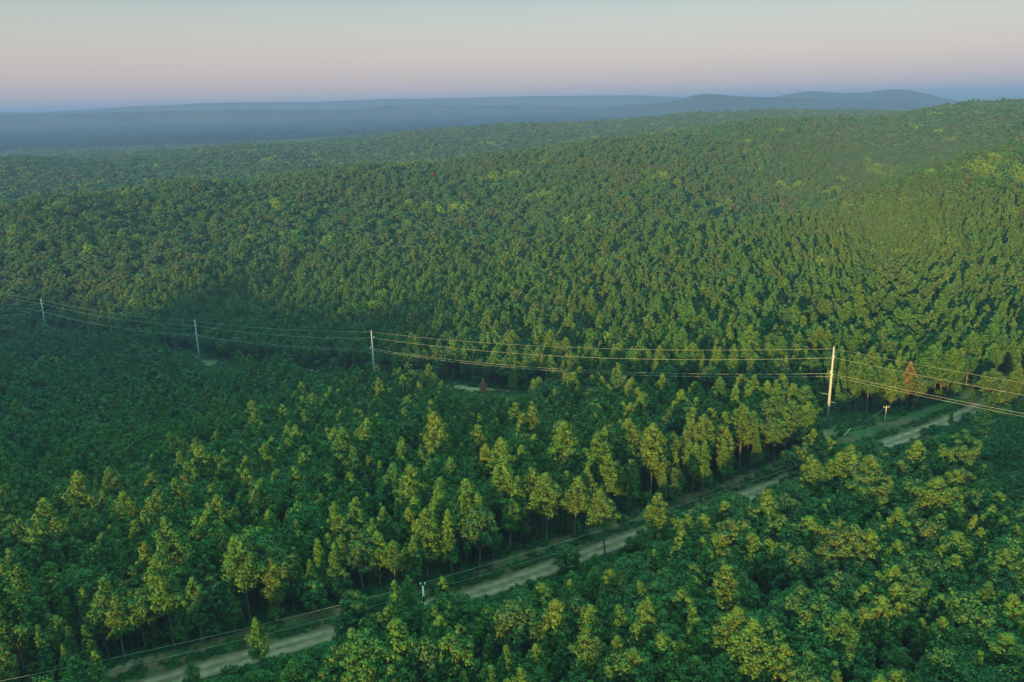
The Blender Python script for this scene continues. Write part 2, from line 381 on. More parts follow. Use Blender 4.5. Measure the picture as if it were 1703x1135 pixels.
lm = {k: (M_PINE if 'pine' in k else M_LEAF) for k in KIND}
lf = {k: (M_FARPINE if 'pine' in k else M_FARLEAF) for k in KIND}
C_NEAR, ORDER = make_collection('wood_near', (1., 1., 1.), lm)
C_MID, _ = make_collection('wood_mid', (.7, .40, 2.1), lf)
C_FAR, _ = make_collection('wood_far', (.42, .22, 3.8), lf)
VOFF = {}; 
for i, (k, v) in enumerate(ORDER): VOFF.setdefault(k, i)

def gn_instances(name, P, idx, rot, scl, coll, tilt=None, **props):
    me = bpy.data.meshes.new(name); n = len(P); me.vertices.add(n); me.vertices.foreach_set('co', np.asarray(P, np.float32).ravel())
    for an, ty, arr in (('vi', 'INT', np.asarray(idx, np.int32)), ('rz', 'FLOAT_VECTOR', np.asarray(rot, np.float32).ravel()), ('sc', 'FLOAT_VECTOR', np.asarray(scl, np.float32).ravel())):
        a = me.attributes.new(an, ty, 'POINT'); a.data.foreach_set('value' if ty == 'INT' else 'vector', arr)
    o = obj(name, me, **props)
    g = bpy.data.node_groups.new(name, 'GeometryNodeTree')
    g.interface.new_socket('Geometry', in_out='INPUT', socket_type='NodeSocketGeometry'); g.interface.new_socket('Geometry', in_out='OUTPUT', socket_type='NodeSocketGeometry')
    gi = g.nodes.new('NodeGroupInput'); go = g.nodes.new('NodeGroupOutput'); ip = g.nodes.new('GeometryNodeInstanceOnPoints')
    ci = g.nodes.new('GeometryNodeCollectionInfo'); ci.inputs[0].default_value = coll; ci.inputs[1].default_value = True; ci.inputs[2].default_value = True
    ip.inputs['Pick Instance'].default_value = True
    def na(an, ty):
        n_ = g.nodes.new('GeometryNodeInputNamedAttribute'); n_.data_type = ty; n_.inputs[0].default_value = an
        return [s for s in n_.outputs if s.enabled][0]
    L = g.links.new
    L(gi.outputs[0], ip.inputs['Points']); L(ci.outputs[0], ip.inputs['Instance']); L(na('vi', 'INT'), ip.inputs['Instance Index'])
    rr = g.nodes.new('FunctionNodeEulerToRotation'); L(na('rz', 'FLOAT_VECTOR'), rr.inputs[0]); L(rr.outputs[0], ip.inputs['Rotation'])
    L(na('sc', 'FLOAT_VECTOR'), ip.inputs['Scale']); L(ip.outputs[0], go.inputs[0])
    md = o.modifiers.new('scatter', 'NODES'); md.node_group = g
    return o

# ------------------------------------------------------------------ clear areas (polygons in plan, found from what the photo leaves open)
def inpoly(x, y, P):
    P = np.asarray(P); c = np.zeros(np.shape(x), bool); j = len(P)-1
    for i in range(len(P)):
        yi, yj, xi, xj = P[i][1], P[j][1], P[i][0], P[j][0]
        c ^= ((yi > y) != (yj > y)) & (x < (xj-xi)*(y-yi)/(yj-yi+1e-12)+xi); j = i
    return c
OPEN_VIEW = [   # windows in the photo through which open ground, road or poles are seen
    [(165, 1135), (430, 1090), (430, 1108), (300, 1135)], [(120, 1118), (430, 1048), (690, 985), (1090, 858), (1085, 868), (690, 1000), (430, 1066), (180, 1128)],
    [(395, 1085), (560, 1040), (575, 1055), (420, 1100)], [(745, 978), (905, 938), (950, 960), (880, 965), (832, 1000)], [(940, 930), (1062, 893), (1075, 912), (955, 948)],
    [(1070, 864), (1200, 815), (1345, 764), (1340, 783), (1250, 812), (1200, 826), (1075, 873)], [(1240, 815), (1268, 812), (1262, 835), (1245, 838)], [(1372, 705), (1480, 680), (1580, 652), (1690, 640), (1703, 655), (1590, 718), (1500, 725), (1400, 735)],
    [(1465, 722), (1512, 716), (1512, 750), (1470, 752)], [(1368, 640), (1392, 640), (1386, 716), (1366, 716)], [(1460, 672), (1480, 672), (1480, 722), (1455, 722)],
    [(745, 632), (880, 638), (880, 656), (745, 652)], [(505, 603), (555, 603), (555, 621), (505, 621)], [(322, 592), (380, 590), (390, 612), (325, 614)],
    [(612, 545), (626, 545), (628, 607), (616, 607)], [(320, 528), (331, 528), (340, 606), (328, 608)], [(63, 494), (74, 494), (81, 534), (71, 536)],
    [(1600, 700), (1703, 655), (1703, 690), (1640, 715)], [(1640, 760), (1703, 735), (1703, 850), (1665, 815)], [(692, 968), (712, 968), (712, 992), (696, 992)]]
MEADOW = [on_ground(a, b)[:2] for a, b in [(1630, 775), (1703, 735), (1790, 740), (1790, 860), (1700, 850), (1655, 815)]]
SHRUBS = [on_ground(a, b)[:2] for a, b in [(1545, 728), (1703, 668), (1790, 640), (1790, 735), (1640, 765), (1600, 765)]]
CLEAR1 = [on_ground(a, b)[:2] for a, b in [(1368, 712), (1400, 690), (1480, 690), (1560, 672), (1620, 655), (1600, 700), (1500, 735), (1400, 745), (1370, 740)]]
OPEN_VIEW = [np.array(q, float) for q in OPEN_VIEW]; OPEN_VIEW_LONG = OPEN_VIEW[1]
def tree_ok(x, y):
    dr, sd, _ = dline(x, y, ROAD)
    dw, _, tw = dline(x, y, ROWL)
    verge = np.where(sd > 0, 7.2, 4.0)+1.2*noise2(x, y, 30, 4)
    ok = dr > verge
    rw = np.where(tw > 3.15, 3.5, np.where(tw > 1.0, 12.+3*noise2(x, y, 60, 6), 15.))
    ok &= dw > rw
    ok &= ~(inpoly(x, y, CLEAR1) | inpoly(x, y, MEADOW) | inpoly(x, y, SHRUBS))
    return ok

# ------------------------------------------------------------------ ground sheet
azs = np.concatenate([np.arange(-180, -50, 2.5), np.arange(-50, 50, .28), np.arange(50, 180, 2.5)])
rs = [3., 12, 30, 50, 70, 85]; r_ = 95.
while r_ < 720: rs.append(r_); r_ *= 1.010
while r_ < 31000: rs.append(r_); r_ *= 1.03
rs = np.array(rs); A_, R2 = np.meshgrid(np.radians(azs), rs); GX = R2*np.sin(A_); GY = R2*np.cos(A_)
GZ = height(GX, GY)
na_, nr_ = len(azs), len(rs)
dr, sd, _ = dline(GX, GY, ROAD); dw, sw, tw = dline(GX, GY, ROWL)
GZ += np.where((dr > 3.6) & (dr < 16) & (R2 < 420), .35*noise2(GX, GY, 9, 21)-.5*np.exp(-((dr-5)/1.2)**2)+np.where(sd > 0, .9*np.exp(-((dr-8)/1.8)**2), 0), 0)
GZ = np.where(dr < 4.4, GZ-.12, GZ)
V = np.column_stack([GX.ravel(), GY.ravel(), GZ.ravel()])
i, j = np.meshgrid(np.arange(nr_-1), np.arange(na_), indexing='ij'); j2 = (j+1) % na_
Q = np.stack([i*na_+j, (i+1)*na_+j, (i+1)*na_+j2, i*na_+j2], -1).reshape(-1, 4)[:, ::-1]
V = np.vstack([V, [0, 0, H1(0, 0)]]); cT = np.array([[len(V)-1, b_, a_] for a_, b_ in zip(range(na_), [(k+1) % na_ for k in range(na_)])])
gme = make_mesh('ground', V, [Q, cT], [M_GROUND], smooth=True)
cov = np.zeros((len(V), 4), np.float32)
nz = noise2(GX, GY, 14, 31); nz2 = noise2(GX, GY, 5, 32)
near = (R2 < 700)
verge_d = np.where(sd > 0, 8.5, 5)
grass = np.where((dr < verge_d+2) & near, np.clip(.55+nz*.8, 0, 1), 0)
dirt = np.where((dr < verge_d+1) & near & (sd > 0), np.clip(.45+nz2*1.3-.5*nz, 0, 1), 0)
gr2 = inpoly(GX, GY, CLEAR1) | inpoly(GX, GY, MEADOW) | inpoly(GX, GY, SHRUBS)
grass = np.where(gr2, np.clip(.8+.4*nz, 0, 1), grass); dirt = np.where(gr2, np.clip(-.15+.5*nz2, 0, .6), dirt)
rowm = (dw < 13) & near & (tw < 3.15)
grass = np.where(rowm, np.clip(.7+.5*nz, 0, 1), grass); dirt = np.where(rowm, np.clip(.15+.7*nz2, 0, .8), dirt)
trk = .25*np.exp(-((dw*sw-(-4+4*np.sin(tw*7)))/1.7)**2)*near*(tw > 1.3)*np.clip(.75+.6*nz, 0, 1)
sand = np.where(rowm, np.clip(trk*1.3, 0, 1), 0)
PATCHES = [(on_ground(788, 646), 13, 3.6, .75), (on_ground(850, 648), 9, 3.5, .35), (on_ground(525, 613), 9, 5, .8), (on_ground(350, 603), 6, 4, .12), (on_ground(1360, 720), 5, 5, .3)]
for (pp_, wa_, wb_, st_) in PATCHES:
    f_ = np.exp(-(((GX-pp_[0])*.8-(GY-pp_[1])*.6)/wa_)**2-(((GX-pp_[0])*.6+(GY-pp_[1])*.8)/wb_)**2)*(1+.5*nz2)
    sand = np.maximum(sand, np.clip(f_*1.4-.2, 0, 1)*st_); dirt = np.maximum(dirt, np.clip(f_*1.8-.1, 0, .9)*(st_ > .2))
S1 = on_ground(182, 1116)[:2]; S2 = on_ground(1410, 735)[:2]; S3 = on_ground(1500, 712)[:2]
sand = np.maximum(sand, .55*np.exp(-(((GX-S1[0])*.9+(GY-S1[1])*.25)/6)**2-(((GY-S1[1])*.95-(GX-S1[0])*.3)/1.3)**2))
dirt = np.maximum(dirt, .9*np.exp(-(((GX-S3[0]))/13)**2-((GY-S3[1]-4)/3.0)**2))
dirt = np.maximum(dirt, .8*np.exp(-(((GX-S2[0]))/3)**2-((GY-S2[1]+3)/5.0)**2))
fld = np.zeros_like(sand)
for px, py, wx, wy in ((430, 211, 75, 3.2), (330, 209, 50, 1.6), (670, 206, 45, 1.8), (560, 207, 60, 1.3), (190, 245, 40, .8), (150, 252, 45, .6), (520, 216, 120, 1.0), (20, 222, 25, 2.5), (320, 222, 60, 1.1)):
    ppx, ppy, kk = proj(np.stack([GX, GY, GZ], -1).reshape(-1, 3))
    r0_ = (H+45)/max(1e-3, -(ray(px, py)[2]))*1.0; c = CAM+ray(px, py)*r0_
    dirv = c[:2]/np.linalg.norm(c[:2]); R0 = np.linalg.norm(c[:2])
    al = GX*dirv[0]+GY*dirv[1]-R0; ac = GX*dirv[1]-GY*dirv[0]
    wa = 2.3*wy/F*R0*R0/(H+45); wc = wx/F*R0
    fld = np.maximum(fld, (((al/wa)**2+(ac/wc)**2+.7*noise2(GX, GY, wc, 77)) < 1)*1.)
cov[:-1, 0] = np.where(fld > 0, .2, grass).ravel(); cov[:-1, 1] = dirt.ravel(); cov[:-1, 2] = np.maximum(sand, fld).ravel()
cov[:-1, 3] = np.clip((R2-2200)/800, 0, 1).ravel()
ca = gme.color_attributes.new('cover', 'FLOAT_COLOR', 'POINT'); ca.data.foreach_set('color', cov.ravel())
ground = obj('ground', gme, kind='structure', label='forest floor and open lowland reaching to the hazy horizon', cat='ground')
FIELD = fld

# road sheet
W = 2.9; T = np.gradient(ROAD, axis=0); T /= np.linalg.norm(T, axis=1)[:, None]; NRM = np.column_stack([-T[:, 1], T[:, 0]])
us = np.linspace(-1, 1, 9); wid = W+.35*noise2(ROAD[:, 0], ROAD[:, 1], 22, 55)
RX = ROAD[:, None]+NRM[:, None]*(us[None, :, None]*wid[:, None, None])
RZ = height(RX[..., 0], RX[..., 1])+.10-.10*us[None]**4+.03*np.cos(us*7)[None]
RV = np.concatenate([RX, RZ[..., None]], -1).reshape(-1, 3); nn_, kk_ = len(ROAD), 9
i, j = np.meshgrid(np.arange(nn_-1), np.arange(kk_-1), indexing='ij')
RQ = np.stack([i*kk_+j, (i+1)*kk_+j, (i+1)*kk_+j+1, i*kk_+j+1], -1).reshape(-1, 4)[:, ::-1]
rme = make_mesh('road', RV, [RQ], [M_ROAD], smooth=True)
uvl = rme.uv_layers.new(name='UVMap'); li = np.empty(len(rme.loops), np.int32); rme.loops.foreach_get('vertex_index', li)
uvl.data.foreach_set('uv', np.column_stack([(us[li % kk_]+1)/2, (li//kk_)*.1]).astype(np.float32).ravel())
obj('road', rme, kind='structure', label='pale rutted gravel road cutting through the pine forest', cat='road')

# far mountains: long wooded ridges with their own footing on the lowland
def mountain(name, label, prof, r, depth, seed, rough=.06):
    """prof: list of photo points along the skyline of the ridge standing at distance r"""
    P = [at_r(a, b, r) for a, b in prof]; P = np.array(P)
    xs = np.array([math.atan2(p[0], p[1]) for p in P]); zs = P[:, 2]
    az = np.linspace(xs[0], xs[-1], 260); g = np.random.default_rng(seed)
    top = np.interp(az, xs, zs); ker = np.ones(9)/9; top = np.convolve(np.pad(top, 4, 'edge'), ker, 'valid')
    base = -60.; rows = []
    n = 30; s = np.linspace(-1, 1, n)
    for q in s:
        fade = (1-abs(q))**.85*(1 if q > 0 else 1)
        rr = r+q*depth*(1 if q < 0 else 1.2)
        wob = noise2(az*r, np.full_like(az, q*depth), 900, seed)*(1-abs(q))*abs(q)*4*rough+noise2(az*r, np.full_like(az, q*depth), 260, seed+1)*abs(q)*(1-abs(q))*rough*1.2
        z = base+(top-base)*np.clip(fade+wob, 0, 1.)
        rows.append(np.column_stack([rr*np.sin(az), rr*np.cos(az), z]))
    V = np.vstack(rows); m = len(az)
    i, j = np.meshgrid(np.arange(n-1), np.arange(m-1), indexing='ij')
    Q = np.stack([i*m+j, (i+1)*m+j, (i+1)*m+j+1, i*m+j+1], -1).reshape(-1, 4)[:, ::-1]
    return obj(name, make_mesh(name, V, [Q], [M_MTN], smooth=True), kind='structure', label=label, cat='hill')
mountain('mountain', 'blue wooded mountain with a pointed summit rising from mist', [(940, 192), (990, 184), (1040, 176), (1085, 172), (1120, 167), (1150, 158), (1175, 154), (1200, 157), (1240, 160), (1300, 161), (1380, 163), (1450, 166), (1520, 170), (1600, 176), (1660, 182)], 6100, 1000, 1)
mountain('mountain', 'farther blue mountain with a broad rounded summit, right', [(1250, 172), (1300, 158), (1340, 151), (1365, 151), (1400, 154), (1440, 153), (1480, 147.5), (1510, 148), (1545, 156), (1590, 167), (1640, 174)], 7600, 700, 2)
mountain('mountain', 'low flat topped ridge in the hazy lowland left of centre', [(520, 186), (590, 181), (640, 174), (670, 172.5), (730, 173), (760, 176), (850, 174), (920, 175), (980, 180), (1020, 184)], 7000, 450, 3)
mountain('mountain', 'faint long ridge along the left horizon', [(-150, 190), (0, 189), (120, 187), (220, 185), (330, 183), (400, 181.5), (500, 182), (620, 181), (760, 182)], 6700, 400, 4)
mountain('mountain', 'palest farthest ridge on the horizon', [(-80, 188), (0, 184), (40, 187), (120, 183), (170, 180), (230, 175.5), (300, 173), (340, 170), (400, 170), (450, 169), (520, 169), (640, 163.5), (720, 163), (860, 159.5), (960, 158.5), (1060, 158), (1120, 160), (1200, 166)], 9700, 450, 5)
mountain('mountain', 'small dark hill in front of the pointed mountain foot', [(985, 186), (1010, 179), (1040, 173), (1070, 172), (1110, 177), (1160, 186)], 6900, 250, 6)

# ------------------------------------------------------------------ where the trees stand
def field(cell, r0, r1, az0, az1, seed, behind=False):
    g = np.random.default_rng(seed); n = int(2.9*r1/cell)+2
    gx, gy = np.meshgrid((np.arange(n)-n/2)*cell, (np.arange(n)-n/2)*cell)
    gx, gy = gx*.906-gy*.423, gx*.423+gy*.906
    m = (np.hypot(gx, gy) < r1+cell) & (np.hypot(gx, gy) > r0-cell)
    a = np.degrees(np.arctan2(gx, gy)); m &= (a > az0) & (a < az1)
    x = gx[m]+g.uniform(-.46, .46, m.sum())*cell; y = gy[m]+g.uniform(-.46, .46, m.sum())*cell
    r = np.hypot(x, y); k = (r >= r0) & (r < r1)
    return x[k], y[k], g
# terrain skyline, so that slopes nobody can see stay empty
SA = np.radians(np.arange(-48, 48, .5)); SR = np.array(rs[4:]); SX = SR[:, None]*np.sin(SA); SY = SR[:, None]*np.cos(SA); SZ = height(SX, SY)
SE = np.maximum.accumulate((SZ+8-H)/SR[:, None], axis=0)
def seen(x, y, z, top=24):
    r = np.hypot(x, y); a = np.arctan2(x, y)
    ia = np.clip(((a-SA[0])/(SA[1]-SA[0])).astype(int), 0, len(SA)-1); ir = np.clip(np.searchsorted(SR, r*.97)-1, 0, len(SR)-1)
    return (z+top-H)/r > SE[ir, ia]-.004

x, y, g = field(4.15, 70, 640, -46, 46, 1)
ok = tree_ok(x, y); x, y = x[ok], y[ok]
xb, yb, _ = field(5.0, 20, 190, -180, 180, 2); a = np.degrees(np.arctan2(xb, yb)); k = ((np.abs(a) >= 46) | (np.hypot(xb, yb) < 70)); k &= tree_ok(xb, yb); k &= np.hypot(xb, yb) > 34
x = np.concatenate([x, xb[k]]); y = np.concatenate([y, yb[k]])
xt, yt, _ = field(7.5, 400, 900, -180, 180, 3); s, l = sxy(xt, yt); k = (l < -420) & (l > -780) & (s > -420) & (s < 200)
x = np.concatenate([x, xt[k]]); y = np.concatenate([y, yt[k]])
z = height(x, y); n = len(x); g = np.random.default_rng(77)
r = np.hypot(x, y)
# stands: what grows where
dr, sd, _ = dline(x, y, ROAD)
st = noise2(x, y, 120, 41); st2 = noise2(x, y, 60, 42)
u = g.uniform(0, 1, n)
p_young = np.clip(.38+.35*st, .05, .8); p_tall = np.clip(.20-.15*st+.1*st2, .03, .5); p_round = .25; p_broad = np.clip(.22-.2*st+.2*st2, .04, .6)
south = (sd < 0) & (r < 330); east = south & (x > 20)
p_broad = np.where(east, .42, p_broad); p_young = np.where(east, .15, p_young)
north_edge = (sd > 0) & (dr < 26) & (r < 330); p_tall = np.where(north_edge, .40, p_tall)
farz = r > 420; p_broad = np.where(farz, np.clip(.42+.3*st2, .2, .8), p_broad); p_young = np.where(farz, .15, p_young); p_round = np.where(farz, .35, .25)
tot = p_young+p_tall+p_round+p_broad; c1 = p_young/tot; c2 = c1+p_tall/tot; c3 = c2+p_round/tot
kd = np.where(u < c1, 0, np.where(u < c2, 1, np.where(u < c3, 2, 3)))
sc = np.clip(g.normal(1., .155, n), .6, 1.38)
sc *= np.where(south, .95, 1.)*np.where(south & (kd == 1), .88, 1)
sc *= .94*np.interp(r, [260, 450], [1, .84])
sc *= np.where((kd == 0) & (g.uniform(0, 1, n) < .25), .75, 1)
var = np.array([g.integers(0, NV[KIND[k_]]) for k_ in kd])
Hh = np.array([PARTS[(KIND[a_], b_)][2] for a_, b_ in zip(kd, var)]); Rd = np.array([PARTS[(KIND[a_], b_)][3] for a_, b_ in zip(kd, var)])
wsc = sc*g.uniform(.95, 1.2, n)*np.where(east, 1.15, 1.)
# keep the windows of the photo open: the trees that would stand in front of them are lower or absent
drop = np.zeros(n, bool); free = g.uniform(0, 1, n) < .35
for _ in range(9):
    for P in OPEN_VIEW:
        d_ = np.zeros(n, bool)
        for fz in (.25, .5, .75, .93, 1.0):
            wz = 0.75 if fz < .9 else .3
            for fx in (-1, 0, 1):
                q = np.column_stack([x+fx*cr[0]*Rd*wsc*wz*.8, y, z+Hh*sc*fz]); a_, b_, k_ = proj(q)
                d_ |= inpoly(a_, b_, P) & (k_ > 0)
        # only trees in front of that ground matter
        cen = P.mean(0); cg = on_ground(cen[0], cen[1]); d_ &= (r < np.hypot(cg[0], cg[1])+3)
        if P is OPEN_VIEW_LONG: d_ &= ~(free & (x > -25))
        sc = np.where(d_, sc*.9, sc); wsc = np.where(d_, wsc*.93, wsc)
drop |= sc < .33
BUSHY = (sc < .55)
keep = ~drop
x, y, z, kd, var, sc, wsc, Hh, Rd, r, BUSHY = [v[keep] for v in (x, y, z, kd, var, sc, wsc, Hh, Rd, r, BUSHY)]
n = len(x); rz = g.uniform(0, 6.28, n)
top = z+Hh*sc

# sunlit share of every crown (labels only): neighbours and the hill on the sun side
s_, l_ = sxy(x, y); tanE = math.tan(el); lit = np.ones(n); cell = {}
for i_ in range(n): cell.setdefault((int(s_[i_]//4), int(l_[i_]//8)), []).append(i_)
cand = np.where((r < 330) & (np.abs(np.arctan2(x, y)) < .7))[0]
hl = np.arange(-900, -100, 20.)
for i_ in cand:
    sh = -99.
    for ds in (-1, 0, 1):
        for dl in range(1, 8):
            for j_ in cell.get((int(s_[i_]//4)+ds, int(l_[i_]//8)-dl+1), ()):
                dd = l_[i_]-l_[j_]
                if dd > 1 and abs(s_[i_]-s_[j_]) < 2.2: sh = max(sh, top[j_]-dd*tanE)
    hx = s_[i_]*ld[1]+hl*ld[0]; hy = -s_[i_]*ld[0]+hl*ld[1]
    sh = max(sh, float(np.max(height(hx, hy)+10-(l_[i_]-hl)*tanE)))
    lit[i_] = np.clip((top[i_]-sh)/(.6*Hh[i_]*sc[i_]), 0, 1)

# which trees show largest: paint crowns front to back on a coarse screen
bw, bh = 426, 284; buf = np.zeros((bh, bw), bool); area = np.zeros(n)
px, py, pk = proj(np.column_stack([x, y, top-Hh*sc*.3])); pr = F*Rd*wsc/pk
px2, py2, _ = proj(np.column_stack([x, y, top]))
for i_ in np.argsort(r):
    if r[i_] > 420 or pk[i_] < 5: continue
    cx_, cy_, rx, ry = px[i_]/4, py[i_]/4, pr[i_]/4*.85, (py[i_]-py2[i_])/4
    x0, x1, y0, y1 = int(max(0, cx_-rx)), int(min(bw, cx_+rx+1)), int(max(0, cy_-ry)), int(min(bh, cy_+ry+1))
    if x1 <= x0 or y1 <= y0: continue
    sub = buf[y0:y1, x0:x1]; area[i_] = (~sub).sum()
    sub[:] = True
ispine = kd < 3
pick = np.zeros(n, bool)
for grp_ in (ispine, ~ispine):
    ids = np.where(grp_ & (area > 0))[0]; ids = ids[np.argsort(-area[ids])][:298]; pick[ids] = True

rest = ~pick
gi = np.array([VOFF[KIND[k_]] for k_ in kd])+var
for nm, sel, lab, cat in (('pine_trees', rest & ispine & (r < 640), 'green and sunlit pines packed across the middle of the forest', 'pine trees'),
                          ('broadleaf_trees', rest & ~ispine & (r < 640), 'rounded broadleaf trees mixed through the middle of the forest', 'trees')):
    sn = sel & (r < 330); sm = sel & (r >= 330)
    for tag_, ss, cc in (('', sn, C_NEAR), ('', sm, C_MID)):
        gn_instances(nm, np.column_stack([x, y, z-.1])[ss], gi[ss], np.column_stack([g.normal(0, .03, ss.sum()), g.normal(0, .03, ss.sum()), rz[ss]]),
                     np.column_stack([wsc, wsc, sc])[ss], cc, label=lab if ss is sn else lab.replace('middle', 'rear'), cat=cat, kind='stuff')
s2 = rest & (r >= 640)
gn_instances('woods', np.column_stack([x, y, z])[s2], gi[s2], np.column_stack([0*x, 0*x, rz])[s2], np.column_stack([wsc*1.4, wsc*1.4, sc])[s2], C_FAR, label='unseen wooded hill behind the camera, added to shade the left', cat='woods', kind='stuff')

# far woods
def woods(name, cell, r0, r1, coll, seed, sxy_, sz_, lab):
    x, y, g = field(cell, r0, r1, -41, 41, seed); z = height(x, y); k = seen(x, y, z); x, y, z = x[k], y[k], z[k]
    # leave the open fields open
    rr = np.hypot(x, y); ia = np.searchsorted(np.radians(azs), np.arctan2(x, y)).clip(0, na_-1); ir = np.searchsorted(rs, rr).clip(0, nr_-1)
    k = FIELD[ir, ia] < .5; x, y, z = x[k], y[k], z[k]; n = len(x)
    st = noise2(x, y, 260, 51); u = g.uniform(0, 1, n)
    kd = np.where(u < .62+.25*st, 3, np.where(u < .84, 2, np.where(u < .88, 1, 0)))
    gi = np.array([VOFF[KIND[k_]] for k_ in kd])+np.array([g.integers(0, NV[KIND[k_]]) for k_ in kd])
    s = np.clip(g.normal(1, .24, n), .5, 1.7)*np.where(kd == 1, .85, 1)
    print(name, n)
    return gn_instances(name, np.column_stack([x, y, z-1]), gi, np.column_stack([0*x, 0*x, g.uniform(0, 6.28, n)]), np.column_stack([s*sxy_, s*sxy_, s*sz_]), coll, label=lab, cat='woods', kind='stuff')
woods('woods', 5.7, 640, 1300, C_MID, 61, 1.1, .74, 'dense mixed forest covering the near ridge below its skyline')
woods('woods', 6.8, 1300, 2400, C_FAR, 62, 1.6, .78, 'forest on the second ridge fading into blue haze')
woods('woods', 11.0, 2400, 4200, C_FAR, 63, 2.0, 1.0, 'bluish forest on the far low hills')
woods('woods', 24.0, 4200, 7400, C_FAR, 64, 4.2, 1.1, 'dim blue woods of the distant lowland')

# ------------------------------------------------------------------ individual trees
ORD = ['', 'second', 'third', 'fourth', 'fifth', 'sixth', 'seventh', 'eighth', 'ninth', 'tenth', 'eleventh', 'twelfth', 'thirteenth', 'fourteenth', 'fifteenth', 'sixteenth', 'seventeenth', 'eighteenth', 'nineteenth', 'twentieth']
ids = np.where(pick)[0]; desc = {}
_, sd_, _ = dline(x, y, ROAD)
ROWN = [(0, 620, 'beyond the power line'), (620, 700, 'high up past the road'), (700, 790, 'in mid picture'), (790, 870, 'below mid picture'), (870, 950, 'low in picture'), (950, 1030, 'near the bottom'), (1030, 1400, 'along the bottom')]
COLN = [(-500, 284, 'far left'), (284, 568, 'left'), (568, 852, 'left of centre'), (852, 1136, 'right of centre'), (1136, 1420, 'right'), (1420, 2300, 'far right')]
for i_ in ids:
    t_ = top[i_]-z[i_]
    k_ = KIND[kd[i_]]
    shape = {'young_pine': 'pointed', 'tall_pine': 'high-crowned', 'round_pine': 'oval', 'broadleaf': 'rounded'}[k_]
    size = 'tall' if t_ > 15.5 else ('small' if t_ < 11 else '')
    noun = 'pine' if kd[i_] < 3 else 'leafy tree'
    l_t = 'sunlit' if lit[i_] > .55 else ('half-lit' if lit[i_] > .2 else 'shaded')
    rn = next(c for a, b, c in ROWN if a <= py2[i_] < b) if py2[i_] < 1400 else 'along the bottom'
    cn = next((c for a, b, c in COLN if a <= px2[i_] < b), 'far right')
    side = 'beyond the road' if sd_[i_] > 0 else 'before the road'
    if 'road' in rn or 'power' in rn: side = ''
    desc.setdefault((' '.join(w for w in (size, l_t, shape, noun) if w), rn, cn, side), []).append(i_)
GP = 'pine trees nearest the camera'; GB = 'broadleaf trees nearest the camera'
for (d_, rn, cn, side), L_ in desc.items():
    L_.sort(key=lambda i: px2[i])
    for q, i_ in enumerate(L_):
        o_ = '' if len(L_) == 1 else ((('leftmost' if q == 0 else ORD[min(q, 19)] if False else ORD[min(q, 19)]+' from left')) if q else 'leftmost')
        lab = ' '.join(w for w in (d_+(', '+o_ if o_ else ''), rn+',', cn, side) if w).replace(' ,', ',')
        w_ = lab.split()
        pn = kd[i_] < 3
        root = bpy.data.objects.new('pine_tree' if pn else 'broadleaf_tree', None); COL.objects.link(root); root.empty_display_size = .5
        root.location = (x[i_], y[i_], z[i_]-.1); root.rotation_euler = (random.gauss(0, .03), random.gauss(0, .03), rz[i_]); root.scale = (wsc[i_], wsc[i_], sc[i_])
        root['label'] = ' '.join(w_[:16]); root['category'] = 'pine tree' if pn else 'tree'; root['group'] = GP if pn else GB
        cm, tm, _, _ = PARTS[(KIND[kd[i_]], var[i_])]
        obj('crown', cm, root); obj('trunk', tm, root)

# special trees
def special(name, k, v, px, py, hgt, m, label, cat, rw=1., base_from_top=True):
    cm, tm, h0, _ = PARTS[(k, v)]
    p = at_z(px, py, 0); zt = 0.
    for _ in range(8): p = at_z(px, py, zt); zt = H1(p[0], p[1])+hgt
    root = bpy.data.objects.new(name, None); COL.objects.link(root); root.location = (p[0], p[1], H1(p[0], p[1])-.1); s = hgt/h0; root.scale = (s*rw, s*rw, s)
    root['label'] = label; root['category'] = cat
    c = cm.copy(); c.materials.clear(); c.materials.append(m); obj('crown', c, root); obj('trunk', tm, root)
special('dead_pine_tree', 'round_pine', 1, 803, 629, 9.5, M_DEAD, 'reddish brown dead pine beside the sandy track clearing', 'dead pine', 1.25)
special('rusty_pine_tree', 'round_pine', 2, 1517, 600, 16.5, M_ORANGE, 'rusty orange pine beyond the tall steel pole', 'pine tree', .9)
special('red_tree', 'broadleaf', 1, 719, 292, 12., M_RED, 'small red tree high on the wooded ridge', 'tree', .8)
special('pine_tree', 'tall_pine', 0, 425, 1025, 15., M_PINE, 'lone sunlit pine standing before the gravel road, left part', 'pine tree', .8)
special('pine_tree', 'round_pine', 3, 317, 1099, 9., M_PINE, 'little sunlit pine overlapping the gravel road at bottom left', 'pine tree', .9)
special('pine_tree', 'round_pine', 0, 120, 1092, 12., M_PINE, 'bushy sunlit pine at bottom left corner below the road wires', 'pine tree', 1.2)
special('lone_pine_tree', 'tall_pine', 3, 854, 612, 15., M_PINE, 'single pine standing in the clearing right of the red dead pine', 'pine tree', .9)

